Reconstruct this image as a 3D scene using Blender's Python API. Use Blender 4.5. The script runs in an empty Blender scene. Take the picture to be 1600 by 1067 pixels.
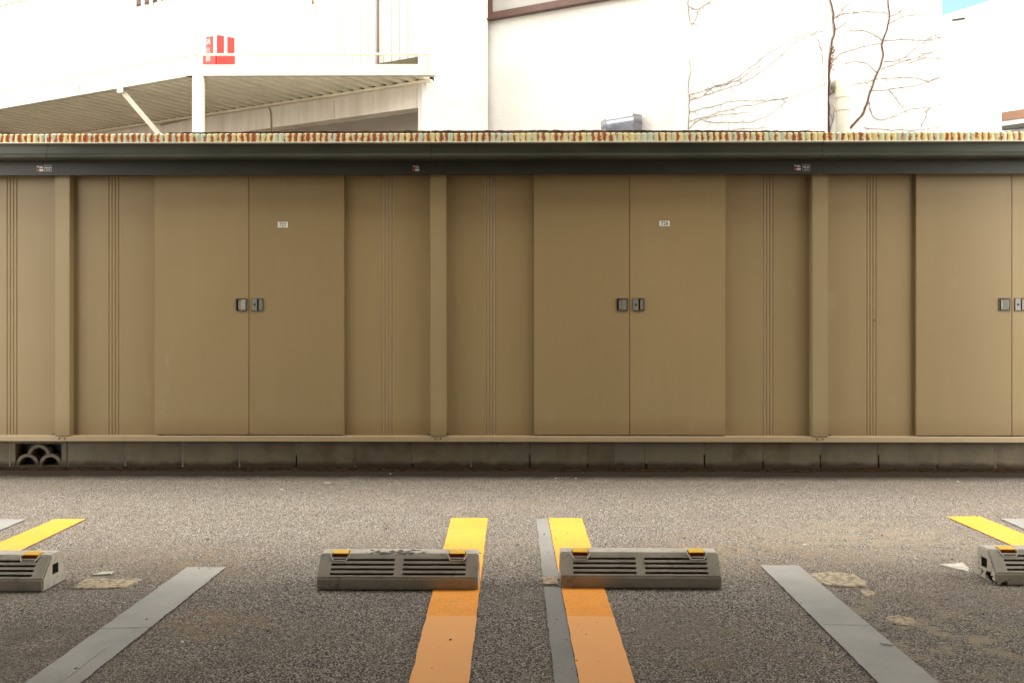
import bpy, bmesh, math, random
from mathutils import Vector, Matrix, noise
random.seed(7)
S = bpy.context.scene
C = S.collection
R = math.radians
# ---------------------------------------------------------------- camera
F = 1500.0; HZ = 510.0; CH = 0.98; YAW = R(0.65)
cam_d = bpy.data.cameras.new('camera'); cam = bpy.data.objects.new('camera', cam_d); C.objects.link(cam)
cam.location = (0, 0, CH); cam.rotation_euler = (R(90), 0, YAW)
cam_d.sensor_width = 36; cam_d.lens = 36*F/1600; cam_d.shift_y = -(533.5-HZ)/1600
cam_d.clip_start = 0.05; cam_d.clip_end = 3000
S.camera = cam
# ---------------------------------------------------------------- world, sun, exposure
SUN_EL = R(73); SUN_AZ = R(8)       # azimuth clockwise from +Y: high, veiled, beyond the sheds
w = bpy.data.worlds.new("World"); S.world = w; w.use_nodes = True
nt = w.node_tree; bg = nt.nodes['Background']
sky = nt.nodes.new('ShaderNodeTexSky'); sky.sky_type = 'NISHITA'; sky.sun_disc = False
sky.sun_elevation = SUN_EL; sky.sun_rotation = SUN_AZ; sky.air_density = 1.0; sky.dust_density = 0.4; sky.ozone_density = 2.0; sky.altitude = 2500
tc = nt.nodes.new('ShaderNodeTexCoord'); cn = nt.nodes.new('ShaderNodeTexNoise'); cn.inputs['Scale'].default_value = 1.7; cn.inputs['Detail'].default_value = 7
cr = nt.nodes.new('ShaderNodeValToRGB'); cr.color_ramp.elements[0].position = .40; cr.color_ramp.elements[1].position = .52
cm = nt.nodes.new('ShaderNodeMix'); cm.data_type = 'RGBA'; cm.inputs[7].default_value = (19, 18.2, 16.8, 1)      # thin bright cloud
mp = nt.nodes.new('ShaderNodeMapping'); mp.inputs['Location'].default_value = (3.1, 0.4, 1.2); nt.links.new(tc.outputs['Generated'], mp.inputs[0]); nt.links.new(mp.outputs[0], cn.inputs['Vector']); nt.links.new(cn.outputs['Fac'], cr.inputs[0]); nt.links.new(cr.outputs[0], cm.inputs[0])
nt.links.new(sky.outputs[0], cm.inputs[6]); nt.links.new(cm.outputs[2], bg.inputs[0]); bg.inputs[1].default_value = 0.075
vd_ = nt.nodes.new('ShaderNodeVectorMath'); vd_.operation = 'DISTANCE'; vd_.inputs[1].default_value = (math.sin(R(25))*math.cos(R(18)), math.cos(R(25))*math.cos(R(18)), math.sin(R(18)))
nt.links.new(tc.outputs['Generated'], vd_.inputs[0]); dr_ = nt.nodes.new('ShaderNodeMapRange'); dr_.inputs[1].default_value = .06; dr_.inputs[2].default_value = .13
nt.links.new(vd_.outputs['Value'], dr_.inputs[0]); mm_ = nt.nodes.new('ShaderNodeMath'); mm_.operation = 'MULTIPLY'
sx_ = nt.nodes.new('ShaderNodeSeparateXYZ'); nt.links.new(tc.outputs['Generated'], sx_.inputs[0]); hz_ = nt.nodes.new('ShaderNodeMapRange'); hz_.inputs[1].default_value = .55; hz_.inputs[2].default_value = .25
nt.links.new(sx_.outputs[2], hz_.inputs[0]); mx_ = nt.nodes.new('ShaderNodeMath'); mx_.operation = 'MAXIMUM'; nt.links.new(cr.outputs[0], mx_.inputs[0]); nt.links.new(hz_.outputs[0], mx_.inputs[1])
nt.links.new(mx_.outputs[0], mm_.inputs[0]); nt.links.new(dr_.outputs[0], mm_.inputs[1]); nt.links.new(mm_.outputs[0], cm.inputs[0])   # a blue gap in the cloud
sd = bpy.data.lights.new('sun', 'SUN'); sd.energy = 1.05; sd.angle = R(24); sd.color = (1, 0.95, 0.86)
sun = bpy.data.objects.new('sun', sd); C.objects.link(sun)
dirv = Vector((math.sin(SUN_AZ)*math.cos(SUN_EL), math.cos(SUN_AZ)*math.cos(SUN_EL), math.sin(SUN_EL)))
sun.rotation_euler = dirv.to_track_quat('Z', 'Y').to_euler(); sun.location = (1, 12, 20)
S.view_settings.view_transform = 'Standard'; S.view_settings.look = 'None'
S.view_settings.gamma = 1; S.view_settings.exposure = 2.2
S.render.engine = 'CYCLES'; S.cycles.max_bounces = 10; S.cycles.diffuse_bounces = 8

# ---------------------------------------------------------------- placing helpers
ca, sa = math.cos(YAW), math.sin(YAW)
def ray(u, v):
    dx = (u-800)/F
    return Vector((dx*ca - sa, dx*sa + ca, -(v-HZ)/F))
CAM = Vector((0, 0, CH))
def W(u, v, Y):  r = ray(u, v); return CAM + r*(Y/r.y)         # on the plane Y = const
def WD(u, v, d): return CAM + ray(u, v)*d                       # at depth d
def G(u, v, z=0.0): r = ray(u, v); return CAM + r*((z-CH)/r.z)  # on the ground
def XY(u, Y): return W(u, HZ, Y).x
def ZY(v, Y): return W(800, v, Y).z
class WallLine:
    def __init__(s, u1, d1, u2, d2):
        s.a = WD(u1, HZ, d1); s.b = WD(u2, HZ, d2); t = (s.b-s.a); t.z = 0; s.t = t.normalized()
        s.n = Vector((s.t.y, -s.t.x, 0))
        if s.n.y > 0: s.n = -s.n
    def p(s, u, v, off=0.0):
        r = ray(u, v); o = s.a + s.n*off
        return CAM + r*((o-CAM).dot(s.n)/r.dot(s.n))
    def pz(s, u, z, off=0.0):
        q = s.p(u, HZ, off); q.z = z; return q

# ---------------------------------------------------------------- object helpers
def tag(o, label=None, cat=None, group=None, kind=None):
    if label: o['label'] = label
    if cat: o['category'] = cat
    if group: o['group'] = group
    if kind: o['kind'] = kind
    return o
def empty(name, loc, label, cat, group=None):
    o = bpy.data.objects.new(name, None); C.objects.link(o); o.location = loc; o.empty_display_size = .1
    return tag(o, label, cat, group)
def link(name, me, mat, parent=None, smooth=False):
    o = bpy.data.objects.new(name, me); C.objects.link(o)
    if mat: me.materials.clear(); me.materials.append(mat)
    if smooth:
        for p in me.polygons: p.use_smooth = True
    if parent:
        o.parent = parent
        q = Vector((0, 0, 0)); x = parent
        while x: q = q + x.location; x = x.parent
        me.transform(Matrix.Translation(-q))
    return o
def obj(name, bm, mat, parent=None, smooth=False, bevel=0.0):
    bmesh.ops.recalc_face_normals(bm, faces=bm.faces)
    if bevel:
        es = [e for e in bm.edges if len(e.link_faces) == 2 and e.calc_face_angle(0) > .5]
        bmesh.ops.bevel(bm, geom=es, offset=bevel, segments=2, affect='EDGES', clamp_overlap=True)
    me = bpy.data.meshes.new(name); bm.to_mesh(me); bm.free()
    return link(name, me, mat, parent, smooth)
def box(bm, x0, x1, y0, y1, z0, z1):
    v = [bm.verts.new(p) for p in ((x0,y0,z0),(x1,y0,z0),(x1,y1,z0),(x0,y1,z0),(x0,y0,z1),(x1,y0,z1),(x1,y1,z1),(x0,y1,z1))]
    for f in ((0,3,2,1),(4,5,6,7),(0,1,5,4),(1,2,6,5),(2,3,7,6),(3,0,4,7)): bm.faces.new([v[i] for i in f])
    return v
def prism(bm, pts, vec):
    vec = Vector(vec); a = [bm.verts.new(p) for p in pts]; b = [bm.verts.new(Vector(p)+vec) for p in pts]
    n = len(pts); bm.faces.new(a[::-1]); bm.faces.new(b)
    for i in range(n): bm.faces.new((a[i], a[(i+1) % n], b[(i+1) % n], b[i]))
def slab(bm, quad, n, th):                         # quad of points, thickness th away from n
    prism(bm, quad, -Vector(n)*th)
def bar(bm, p, q, w, h=None, up=(0,0,1)):          # rectangular bar from p to q
    h = h or w; p = Vector(p); q = Vector(q); d = (q-p).normalized(); s = d.cross(Vector(up))
    if s.length < 1e-3: s = d.cross(Vector((1,0,0)))
    s.normalize(); t = s.cross(d).normalized(); s *= w/2; t *= h/2
    prism(bm, [p-s-t, p+s-t, p+s+t, p-s+t], q-p)
def tube(bm, pts, rad, seg=8, caps=True):
    pts = [Vector(p) for p in pts]; rs = rad if isinstance(rad, (list, tuple)) else [rad]*len(pts)
    rings = []; prev = None
    for i, p in enumerate(pts):
        d = (pts[min(i+1, len(pts)-1)] - pts[max(i-1, 0)]).normalized()
        s = (prev - d*prev.dot(d)) if prev else d.orthogonal()
        if s.length < 1e-6: s = d.orthogonal()
        s.normalize(); prev = s; t = d.cross(s)
        rings.append([bm.verts.new(p + (s*math.cos(2*math.pi*k/seg) + t*math.sin(2*math.pi*k/seg))*rs[i]) for k in range(seg)])
    for a, b in zip(rings, rings[1:]):
        for k in range(seg): bm.faces.new((a[k], a[(k+1) % seg], b[(k+1) % seg], b[k]))
    if caps: bm.faces.new(rings[0][::-1]); bm.faces.new(rings[-1])
def smooth_path(pts, n=6):
    pts = [Vector(p) for p in pts]; out = []
    P = [pts[0]] + pts + [pts[-1]]
    for i in range(1, len(P)-2):
        for k in range(n):
            t = k/n; a, b, c, d = P[i-1], P[i], P[i+1], P[i+2]
            out.append(0.5*((2*b)+(c-a)*t+(2*a-5*b+4*c-d)*t*t+(3*b-a-3*c+d)*t**3))
    return out + [pts[-1]]
def text_mesh(name, s, size, mat, parent, loc, rotz=0.0, ext=0.0006, width=None):
    cu = bpy.data.curves.new(name, 'FONT'); cu.body = s; cu.size = size; cu.align_x = 'CENTER'; cu.align_y = 'CENTER'; cu.extrude = ext
    o = bpy.data.objects.new('tmp', cu); C.objects.link(o)
    dg = bpy.context.evaluated_depsgraph_get(); me = bpy.data.meshes.new_from_object(o.evaluated_get(dg))
    bpy.data.objects.remove(o); bpy.data.curves.remove(cu)
    me.name = name
    xs = [v.co.x for v in me.vertices] or [0, 1]
    if width: me.transform(Matrix.Diagonal((width/(max(xs)-min(xs)), 1, 1, 1)))
    me.transform(Matrix.Translation(loc) @ Matrix.Rotation(rotz, 4, 'Z') @ Matrix.Rotation(R(90), 4, 'X'))
    return link(name, me, mat, parent)
def boolean(body_me, cut_me):
    a = bpy.data.objects.new('a', body_me); b = bpy.data.objects.new('b', cut_me); C.objects.link(a); C.objects.link(b)
    m = a.modifiers.new('x', 'BOOLEAN'); m.operation = 'DIFFERENCE'; m.solver = 'EXACT'; m.object = b; m.use_self = True
    dg = bpy.context.evaluated_depsgraph_get(); dg.update(); me = bpy.data.meshes.new_from_object(a.evaluated_get(dg))
    bpy.data.objects.remove(a); bpy.data.objects.remove(b)
    return me

# ---------------------------------------------------------------- materials
class MB:
    def __init__(s, name, rough=.6, metal=0.0, spec=.4):
        s.m = bpy.data.materials.new(name); s.m.use_nodes = True; s.t = s.m.node_tree; s.b = s.t.nodes['Principled BSDF']
        s.b.inputs['Roughness'].default_value = rough; s.b.inputs['Metallic'].default_value = metal
        s.b.inputs['Specular IOR Level'].default_value = spec
        s.co = s.t.nodes.new('ShaderNodeNewGeometry').outputs['Position']
    def L(s, a, b): s.t.links.new(a, b)
    def mapping(s, sc, src=None):
        n = s.t.nodes.new('ShaderNodeMapping'); n.inputs['Scale'].default_value = sc; s.L(src or s.co, n.inputs[0]); return n.outputs[0]
    def noise(s, scale, detail=4, sc=(1,1,1), rough=.55, dist=0):
        n = s.t.nodes.new('ShaderNodeTexNoise'); n.inputs['Scale'].default_value = scale; n.inputs['Detail'].default_value = detail
        n.inputs['Roughness'].default_value = rough; n.inputs['Distortion'].default_value = dist
        s.L(s.mapping(sc), n.inputs['Vector']); return n.outputs['Fac']
    def voro(s, scale, out='Distance', sc=(1,1,1), feat='F1'):
        n = s.t.nodes.new('ShaderNodeTexVoronoi'); n.feature = feat; n.inputs['Scale'].default_value = scale
        s.L(s.mapping(sc), n.inputs['Vector']); return n.outputs[out]
    def ramp(s, fac, stops, interp='LINEAR'):
        n = s.t.nodes.new('ShaderNodeValToRGB'); r = n.color_ramp; r.interpolation = interp
        while len(r.elements) < len(stops): r.elements.new(.5)
        for e, (p, c) in zip(r.elements, stops):
            e.position = p; e.color = (c, c, c, 1) if isinstance(c, (int, float)) else (*c, 1)
        s.L(fac, n.inputs[0]); return n.outputs[0]
    def mix(s, fac, a, b, mode='MIX'):
        n = s.t.nodes.new('ShaderNodeMix'); n.data_type = 'RGBA'; n.blend_type = mode
        for inp, v in ((n.inputs[0], fac), (n.inputs[6], a), (n.inputs[7], b)):
            if isinstance(v, (int, float)): inp.default_value = v
            elif isinstance(v, tuple): inp.default_value = (*v, 1)
            else: s.L(v, inp)
        return n.outputs[2]
    def math(s, op, a, b=None, c=None, clamp=False):
        n = s.t.nodes.new('ShaderNodeMath'); n.operation = op; n.use_clamp = clamp
        for i, v in enumerate((a, b, c)):
            if v is None: continue
            if isinstance(v, (int, float)): n.inputs[i].default_value = v
            else: s.L(v, n.inputs[i])
        return n.outputs[0]
    def xyz(s):
        n = s.t.nodes.new('ShaderNodeSeparateXYZ'); s.L(s.co, n.inputs[0]); return n.outputs
    def color(s, c):
        if isinstance(c, tuple): s.b.inputs['Base Color'].default_value = (*c, 1)
        else: s.L(c, s.b.inputs['Base Color'])
        return s
    def rough(s, r): s.L(r, s.b.inputs['Roughness']); return s
    def bump(s, h, strength=.3, dist=.002):
        n = s.t.nodes.new('ShaderNodeBump'); n.inputs['Strength'].default_value = strength; n.inputs['Distance'].default_value = dist
        s.L(h, n.inputs['Height']); s.L(n.outputs[0], s.b.inputs['Normal']); return s
def mottled(name, c, amt=.12, scale=6, rough=.6, metal=0.0, bumps=0.0, sc=(1,1,1), fine=80, spec=.4):
    m = MB(name, rough, metal, spec); f = m.noise(scale, 5, sc)
    col = m.mix(m.ramp(f, [(.3, 0.0), (.7, 1.0)]), tuple(x*(1-amt) for x in c), tuple(min(1, x*(1+amt)) for x in c))
    m.color(col)
    if bumps: m.bump(m.noise(fine, 3), bumps, .003)
    return m.m

# beige painted steel: faint vertical streaks, grime and rust close to the foot
def beige(name, c):
    m = MB(name, .42, 0, .35)
    a = m.noise(1.3, 4, (1, 1, .5)); st = m.noise(9, 4, (1, 1, .05)); sp = m.noise(45, 2)
    col = m.mix(m.ramp(a, [(.3, 0), (.7, 1)]), tuple(x*.93 for x in c), tuple(x*1.05 for x in c))
    col = m.mix(m.math('MULTIPLY', m.ramp(st, [(.48, 0), (.8, 1)]), .4), col, (.30, .23, .13))
    z = m.xyz()[2]
    low = m.math('MULTIPLY', m.ramp(m.math('SUBTRACT', z, m.math('MULTIPLY', m.noise(5, 3), .09)), [(.22, 1), (.33, 0)]), .5)
    col = m.mix(low, col, (.16, .09, .035))
    col = m.mix(m.math('MULTIPLY', m.ramp(sp, [(.72, 0), (.76, 1)]), .25), col, (.20, .12, .05))
    oi = m.t.nodes.new('ShaderNodeObjectInfo')
    col = m.mix(m.math('MULTIPLY', oi.outputs['Random'], .45), col, tuple(x*.80 for x in c))
    scr = m.ramp(m.noise(3.5, 6, (1, 1, .35), rough=.75), [(.60, 0), (.68, .22)])
    col = m.mix(scr, col, (.36, .31, .22))
    m.color(col); m.rough(m.ramp(a, [(.2, .5), (.8, .36)])); m.bump(m.noise(2.6, 3, (1, 1, .6)), .22, .012)
    return m.m
M = {}
M['beige'] = beige('beige_paint', (.268, .196, .094))
M['beige_post'] = beige('beige_post_paint', (.285, .222, .112))
M['beige_sill'] = beige('beige_sill_paint', (.46, .375, .235))
M['green'] = (lambda m: m.color(m.mix(m.ramp(m.noise(4, 5, (.4, 1, 1)), [(.35, 0), (.75, 1)]), (.036, .042, .028), (.075, .08, .058))).bump(m.noise(20, 3), .1, .004).m)(MB('dark_green_paint', .42))
M['green_low'] = (lambda m: m.color(m.mix(m.ramp(m.noise(5, 4, (.4, 1, 1)), [(.35, 0), (.8, 1)]), (.024, .025, .018), (.04, .04, .032))).m)(MB('dark_rail_paint', .5))
def mk_rust():
    P = .04
    m = MB('rusty_corrugated_edge', .65); x, y, z = m.xyz()
    u = m.math('DIVIDE', x, P); cell = m.math('FLOOR', u)
    d0 = m.math('SUBTRACT', m.math('FRACT', u), .5)
    wn = m.t.nodes.new('ShaderNodeTexWhiteNoise'); wn.noise_dimensions = '1D'; m.L(cell, wn.inputs['W']); rnd = wn.outputs['Value']
    d = m.math('ABSOLUTE', m.math('ADD', d0, m.math('ADD', m.math('MULTIPLY', m.math('SUBTRACT', rnd, .5), .25), m.math('MULTIPLY', m.math('SUBTRACT', m.noise(40, 2), .5), .9))))
    t = m.math('DIVIDE', m.math('SUBTRACT', z, 2.225), .035)
    t = m.math('SUBTRACT', t, m.math('MULTIPLY', m.math('SUBTRACT', rnd, .5), .5))
    lens = m.math('SUBTRACT', m.math('SUBTRACT', 1.0, m.math('MULTIPLY', m.math('MULTIPLY', d, d), 17)), m.math('MULTIPLY', m.math('MULTIPLY', t, t), 1.1))
    n1 = m.noise(2.6, 5, (1, .01, .01)); n2 = m.noise(90, 3); n3 = m.noise(75, 4, (1, 1, .6))
    v = m.math('ADD', lens, m.math('ADD', m.math('SUBTRACT', .32, m.math('MULTIPLY', x, .10)), m.math('MULTIPLY', m.math('SUBTRACT', n1, .5), 3.6)))
    v = m.math('ADD', v, m.math('MULTIPLY', m.math('SUBTRACT', m.math('FRACT', m.math('MULTIPLY', rnd, 7.3)), .5), 1.9))
    v = m.math('ADD', v, m.math('MULTIPLY', m.math('SUBTRACT', n3, .5), 3.2))
    base = m.mix(m.ramp(m.noise(12, 3, (1, 1, .1)), [(.4, 0), (.6, 1)]), (.40, .47, .36), (.56, .50, .24))
    col = m.mix(m.ramp(v, [(-.35, 0), (.30, .95)]), base, (.52, .30, .07))
    col = m.mix(m.ramp(v, [(.38, 0), (.62, 1)]), col, (.33, .09, .02))
    col = m.mix(m.math('MULTIPLY', m.ramp(n2, [(.55, 0), (.7, 1)]), m.ramp(v, [(.5, 0), (.9, 1)])), col, (.10, .03, .012))
    m.color(col); m.bump(n2, .2, .002); return m.m
M['rust'] = mk_rust()
M['rustcap'] = (lambda m: m.color(m.ramp(m.noise(14, 5), [(.35, (.03, .016, .01)), (.55, (.09, .05, .03)), (.7, (.20, .09, .04))])).bump(m.noise(60, 3), .5, .004).m)(MB('rusted_roof_sheet', .8))
M['zincroof'] = mottled('weathered_zinc_roof', (.62, .60, .54), .15, 5, .7)
M['white_edge'] = mottled('pale_drip_edge', (.62, .62, .52), .1)
def mk_block():
    m = MB('concrete_block', .9, 0, .2); x = m.xyz()[0]
    wn = m.t.nodes.new('ShaderNodeTexWhiteNoise'); wn.noise_dimensions = '1D'; m.L(m.math('FLOOR', m.math('DIVIDE', m.math('ADD', x, .17), .4)), wn.inputs['W'])
    c = m.mix(wn.outputs['Value'], (.095, .073, .045), (.135, .118, .088))
    c = m.mix(m.ramp(m.noise(7, 5), [(.35, 0), (.7, 1)]), c, (.16, .13, .085))
    c = m.mix(m.ramp(m.noise(140, 2), [(.6, 0), (.72, .5)]), c, (.06, .05, .035))
    z = m.xyz()[2]
    c = m.mix(m.ramp(m.math('SUBTRACT', z, m.math('MULTIPLY', m.noise(9, 4), .06)), [(-.01, .9), (.03, 0)]), c, (.035, .022, .012))
    m.color(c); m.bump(m.noise(120, 4), .5, .003); return m.m
M['block'] = mk_block()
M['mortar_pale'] = mottled('pale_mortar', (.145, .132, .108), .3, 20, .95, bumps=.4)
M['mortar'] = mottled('mortar', (.125, .112, .088), .25, 20, .95, bumps=.4)
def mk_conc(name, a, b, spots=.6):
    m = MB(name, .88, 0, .25)
    c = m.mix(m.ramp(m.noise(9, 6), [(.3, 0), (.7, 1)]), a, b)
    c = m.mix(m.math('MULTIPLY', m.ramp(m.noise(26, 5), [(.56, 0), (.7, 1)]), spots), c, tuple(x*.45 for x in a))
    c = m.mix(m.ramp(m.voro(150), [(0, .6), (.22, 0)]), c, tuple(x*.5 for x in a))
    m.color(c); m.bump(m.noise(180, 4), .45, .002); return m.m
M['conc'] = mk_conc('wheel_stop_concrete', (.41, .375, .30), (.55, .505, .415), .65)
M['conc_slot'] = mk_conc('dark_slot_concrete', (.15, .13, .10), (.22, .19, .15), .5)  # darker concrete inside the slots, end holes and reflector pockets
M['conc_chip'] = mk_conc('broken_concrete', (.16, .14, .11), (.30, .27, .22), .9)
M['conc_dirty'] = mk_conc('dark_concrete', (.10, .09, .07), (.16, .14, .11), .6)
M['patch'] = (lambda m: m.color(m.mix(m.ramp(m.noise(60, 4), [(.45, 0), (.62, 1)]), (.46, .375, .25), (.21, .17, .12))).bump(m.noise(90, 4), .8, .006).m)(MB('cement_patch', .9, 0, .2))
M['patch_pale'] = mottled('pale_cement', (.48, .44, .36), .25, 40, .9, bumps=.6)
M['lens'] = (lambda m: m.color(m.mix(m.ramp(m.voro(300), [(0, 0), (.6, 1)]), (.42, .08, .005), (.20, .03, .003))).m)(MB('orange_reflector_lens', .2, 0, .7))
M['amber'] = (lambda m: m.color(m.mix(m.ramp(m.voro(220), [(0, 0), (.6, 1)]), (.92, .60, .03), (.85, .50, .02))).m)(MB('amber_reflector', .18, 0, .7))
M['frame_w'] = mottled('pale_reflector_frame', (.58, .56, .50), .1, 30)
M['chrome'] = mottled('brushed_zinc', (.22, .21, .18), .15, 60, .45, .35)
M['chrome_d'] = mottled('handle_recess', (.09, .08, .06), .2, 40, .5, .2)
M['black'] = mottled('black_ink', (.015, .015, .015), .1)
M['plate'] = mottled('white_number_plate', (.70, .68, .60), .06, 30, .5)
M['redst'] = mottled('red_print', (.40, .06, .05), .1)
M['whst'] = mottled('white_print', (.62, .60, .58), .1)
M['dark_st'] = mottled('black_sticker', (.02, .02, .022), .1, 20, .3)
def mk_paint(name, ca_, cb, worn=.5, old=None):
    m = MB(name, .7, 0, .3)
    c = m.mix(m.ramp(m.noise(3.0, 5), [(.35, 0), (.65, 1)]), ca_, cb)
    c = m.mix(m.math('MULTIPLY', m.ramp(m.noise(80, 6, rough=.8), [(.545, 0), (.63, 1)]), worn), c, tuple(x*.45 for x in ca_))
    c = m.mix(m.math('MULTIPLY', m.ramp(m.noise(11, 4), [(.5, 0), (.8, 1)]), .35), c, tuple(.5*x+.1 for x in ca_))
    if old:
        y = m.xyz()[1]; c = m.mix(m.ramp(m.math('ADD', m.math('SUBTRACT', y, G(800, 963).y-.5), m.math('MULTIPLY', m.noise(40, 2), .008)), [(.498, .85), (.502, 0)]), c, old)
    m.color(c)
    m.bump(m.math('ADD', m.math('MULTIPLY', m.voro(95), .5), m.noise(150, 3)), .25, .003); return m.m
M['orange'] = mk_paint('orange_line_paint', (.88, .325, .032), (.92, .37, .045), .6, (.88, .43, .155))
M['greyline'] = mk_paint('grey_line_paint', (.31, .30, .265), (.37, .355, .31), .25)
M['greydark'] = mk_paint('worn_dark_grey_line_paint', (.215, .205, .18), (.26, .25, .22), .4)
M['greypale'] = mk_paint('pale_grey_line_paint', (.24, .23, .21), (.29, .28, .255), .25)
M['crack'] = mottled('crack_and_flute_shade', (.022, .02, .018), .2)
def mk_asphalt():
    m = MB('asphalt', .9, 0, .12)
    vc = m.voro(195, 'Color'); sep = m.t.nodes.new('ShaderNodeSeparateColor'); m.L(vc, sep.inputs[0])
    vd = m.voro(195, 'Distance'); vc2 = m.voro(60, 'Distance')
    stone = m.ramp(sep.outputs[0], [(0, (.20, .174, .142)), (.35, (.32, .28, .228)), (.7, (.44, .39, .32)), (.93, (.60, .54, .455)), (1, (.78, .72, .62))])
    c = m.mix(m.ramp(vd, [(.38, 0), (.66, 1)]), stone, (.06, .050, .041))
    big = m.noise(.9, 6, rough=.6); c = m.mix(m.math('MULTIPLY', m.ramp(big, [(.48, 0), (.68, 1)]), .42), c, (.25, .20, .145))
    mid = m.noise(4.5, 5, rough=.65); c = m.mix(m.ramp(mid, [(.42, 0), (.75, .35)]), c, (.15, .125, .10))
    for (sx0, sy0, sr, cc) in ((-1.02, 3.15, .22, (.32, .22, .13)), (-1.35, 3.95, .35, (.26, .19, .12)), (.55, 3.0, .4, (.22, .17, .12)), (.95, 4.2, .5, (.30, .22, .14)), (-1.6, 2.9, .35, (.12, .10, .08)), (1.6, 4.4, .6, (.32, .26, .18))):
        xx, yy, _z = m.xyz(); ax = m.math('SUBTRACT', xx, sx0); ay = m.math('SUBTRACT', yy, sy0)
        q = m.math('ADD', m.math('MULTIPLY', ax, ax), m.math('MULTIPLY', ay, ay))
        c = m.mix(m.math('MULTIPLY', m.ramp(m.math('DIVIDE', q, sr*sr), [(.05, .6), (1, 0)]), m.ramp(m.noise(6+sr*5, 5), [(.40, 0), (.62, 1)])), c, cc)
    c = m.mix(m.ramp(m.noise(70, 4, rough=.7), [(.55, 0), (.68, .5)]), c, (.06, .052, .042))
    x, y, z = m.xyz()
    # tan cement dust stain right of the grey line
    dx = m.math('DIVIDE', m.math('SUBTRACT', x, 1.22), .42); dy = m.math('DIVIDE', m.math('SUBTRACT', y, 3.05), .50)
    rr = m.math('ADD', m.math('MULTIPLY', dx, dx), m.math('MULTIPLY', dy, dy))
    st = m.math('MULTIPLY', m.ramp(rr, [(.2, 1), (1.0, 0)]), m.ramp(m.noise(8, 6, rough=.65), [(.50, 0), (.60, .75)]))
    c = m.mix(st, c, (.36, .30, .20))
    # dirt along the block course, darkened with the sheds' painted-in shadow
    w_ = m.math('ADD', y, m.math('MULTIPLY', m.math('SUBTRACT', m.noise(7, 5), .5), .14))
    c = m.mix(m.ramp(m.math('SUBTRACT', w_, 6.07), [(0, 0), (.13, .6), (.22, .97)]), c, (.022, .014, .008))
    m.color(c)
    h = m.math('ADD', m.math('MULTIPLY', vd, -1.0), m.math('MULTIPLY', vc2, -.4))
    m.bump(h, .8, .006); return m.m
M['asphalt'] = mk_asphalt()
M['dirt'] = (lambda m: m.color(m.ramp(m.noise(30, 5), [(.35, (.012, .008, .005)), (.6, (.035, .022, .012)), (.8, (.07, .05, .03))])).bump(m.noise(60, 4), .9, .01).m)(MB('dirt_and_shadow', 1, 0, 0))  # dirt brown, darkened to carry the shadow at the shed foot
M['stucco'] = (lambda m: m.color(m.mix(m.ramp(m.noise(2.5, 6), [(.4, 0), (.7, 1)]), (.64, .62, .58), (.57, .55, .505))).bump(m.math('ADD', m.noise(25, 5), m.noise(90, 3)), .5, .008).m)(MB('white_stucco', .9, 0, .2))
M['clad'] = mottled('white_wall_panel', (.57, .555, .51), .05, 3, .6)
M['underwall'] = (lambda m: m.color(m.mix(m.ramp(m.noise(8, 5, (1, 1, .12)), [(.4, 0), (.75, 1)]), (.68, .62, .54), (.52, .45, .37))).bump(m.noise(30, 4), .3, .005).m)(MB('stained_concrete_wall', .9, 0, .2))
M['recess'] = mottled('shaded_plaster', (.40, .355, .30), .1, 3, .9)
M['steel_w'] = mottled('white_painted_steel', (.56, .52, .42), .05, 5, .5)
M['steel_b'] = mottled('white_baluster_paint', (.82, .81, .77), .03, 5, .5)
M['soffit'] = mottled('cream_deck_plate', (.78, .715, .56), .1, 4, .6)
M['olive'] = mottled('olive_skirting', (.07, .06, .022), .1)
M['winframe'] = mottled('brown_window_frame', (.085, .040, .027), .1, 10, .4, .1)
M['glass'] = mottled('frosted_glass', (.30, .29, .265), .06, 3, .15)
M['redbox'] = mottled('red_cabinet_paint', (.55, .028, .022), .06, 5, .35)
M['vine'] = mottled('vine_bark', (.10, .055, .04), .3, 30, .9)
M['vine_th'] = mottled('thin_vine_bark', (.175, .135, .115), .2, 30, .9)
M['leafdead'] = mottled('dead_leaf', (.22, .11, .05), .3, 30, .9)
M['galv'] = mottled('galvanised_steel', (.24, .25, .29), .25, 12, .3, .85)
M['pvc'] = mottled('cream_plastic_pipe', (.46, .43, .35), .06, 8, .5)
M['mauve'] = mottled('grey_downpipe', (.20, .17, .185), .06, 8, .5)
M['deckbld'] = mottled('ceiling_concrete', (.20, .18, .155), .08, 2, .9)
M['tileroof'] = mottled('brown_roof', (.24, .13, .08), .1, 3, .8)

# ================================================================ SETTING
bm = bmesh.new(); gx = [-400, -60, -12, -6, -3, 0, 3, 6, 12, 60, 400]; gy = [-400, -40, -5, 0, 2, 4, 5, 6, 7.2, 12, 60, 900]
vs = [[bm.verts.new((x, y, 0)) for x in gx] for y in gy]
for j in range(len(gy)-1):
    for i in range(len(gx)-1): bm.faces.new((vs[j][i], vs[j][i+1], vs[j+1][i+1], vs[j+1][i]))
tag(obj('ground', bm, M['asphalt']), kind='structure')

# dirt against the block course, shed shadow painted into it, with a ragged edge
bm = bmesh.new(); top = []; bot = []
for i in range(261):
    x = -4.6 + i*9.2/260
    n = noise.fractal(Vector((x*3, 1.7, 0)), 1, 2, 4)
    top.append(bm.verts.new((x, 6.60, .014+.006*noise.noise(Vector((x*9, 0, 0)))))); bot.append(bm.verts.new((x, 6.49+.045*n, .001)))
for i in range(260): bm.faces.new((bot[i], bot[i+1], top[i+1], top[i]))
tag(obj('dirt', bm, M['dirt']), 'strip of dirt with painted shadow along the foot of the block course', kind='stuff')

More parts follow.
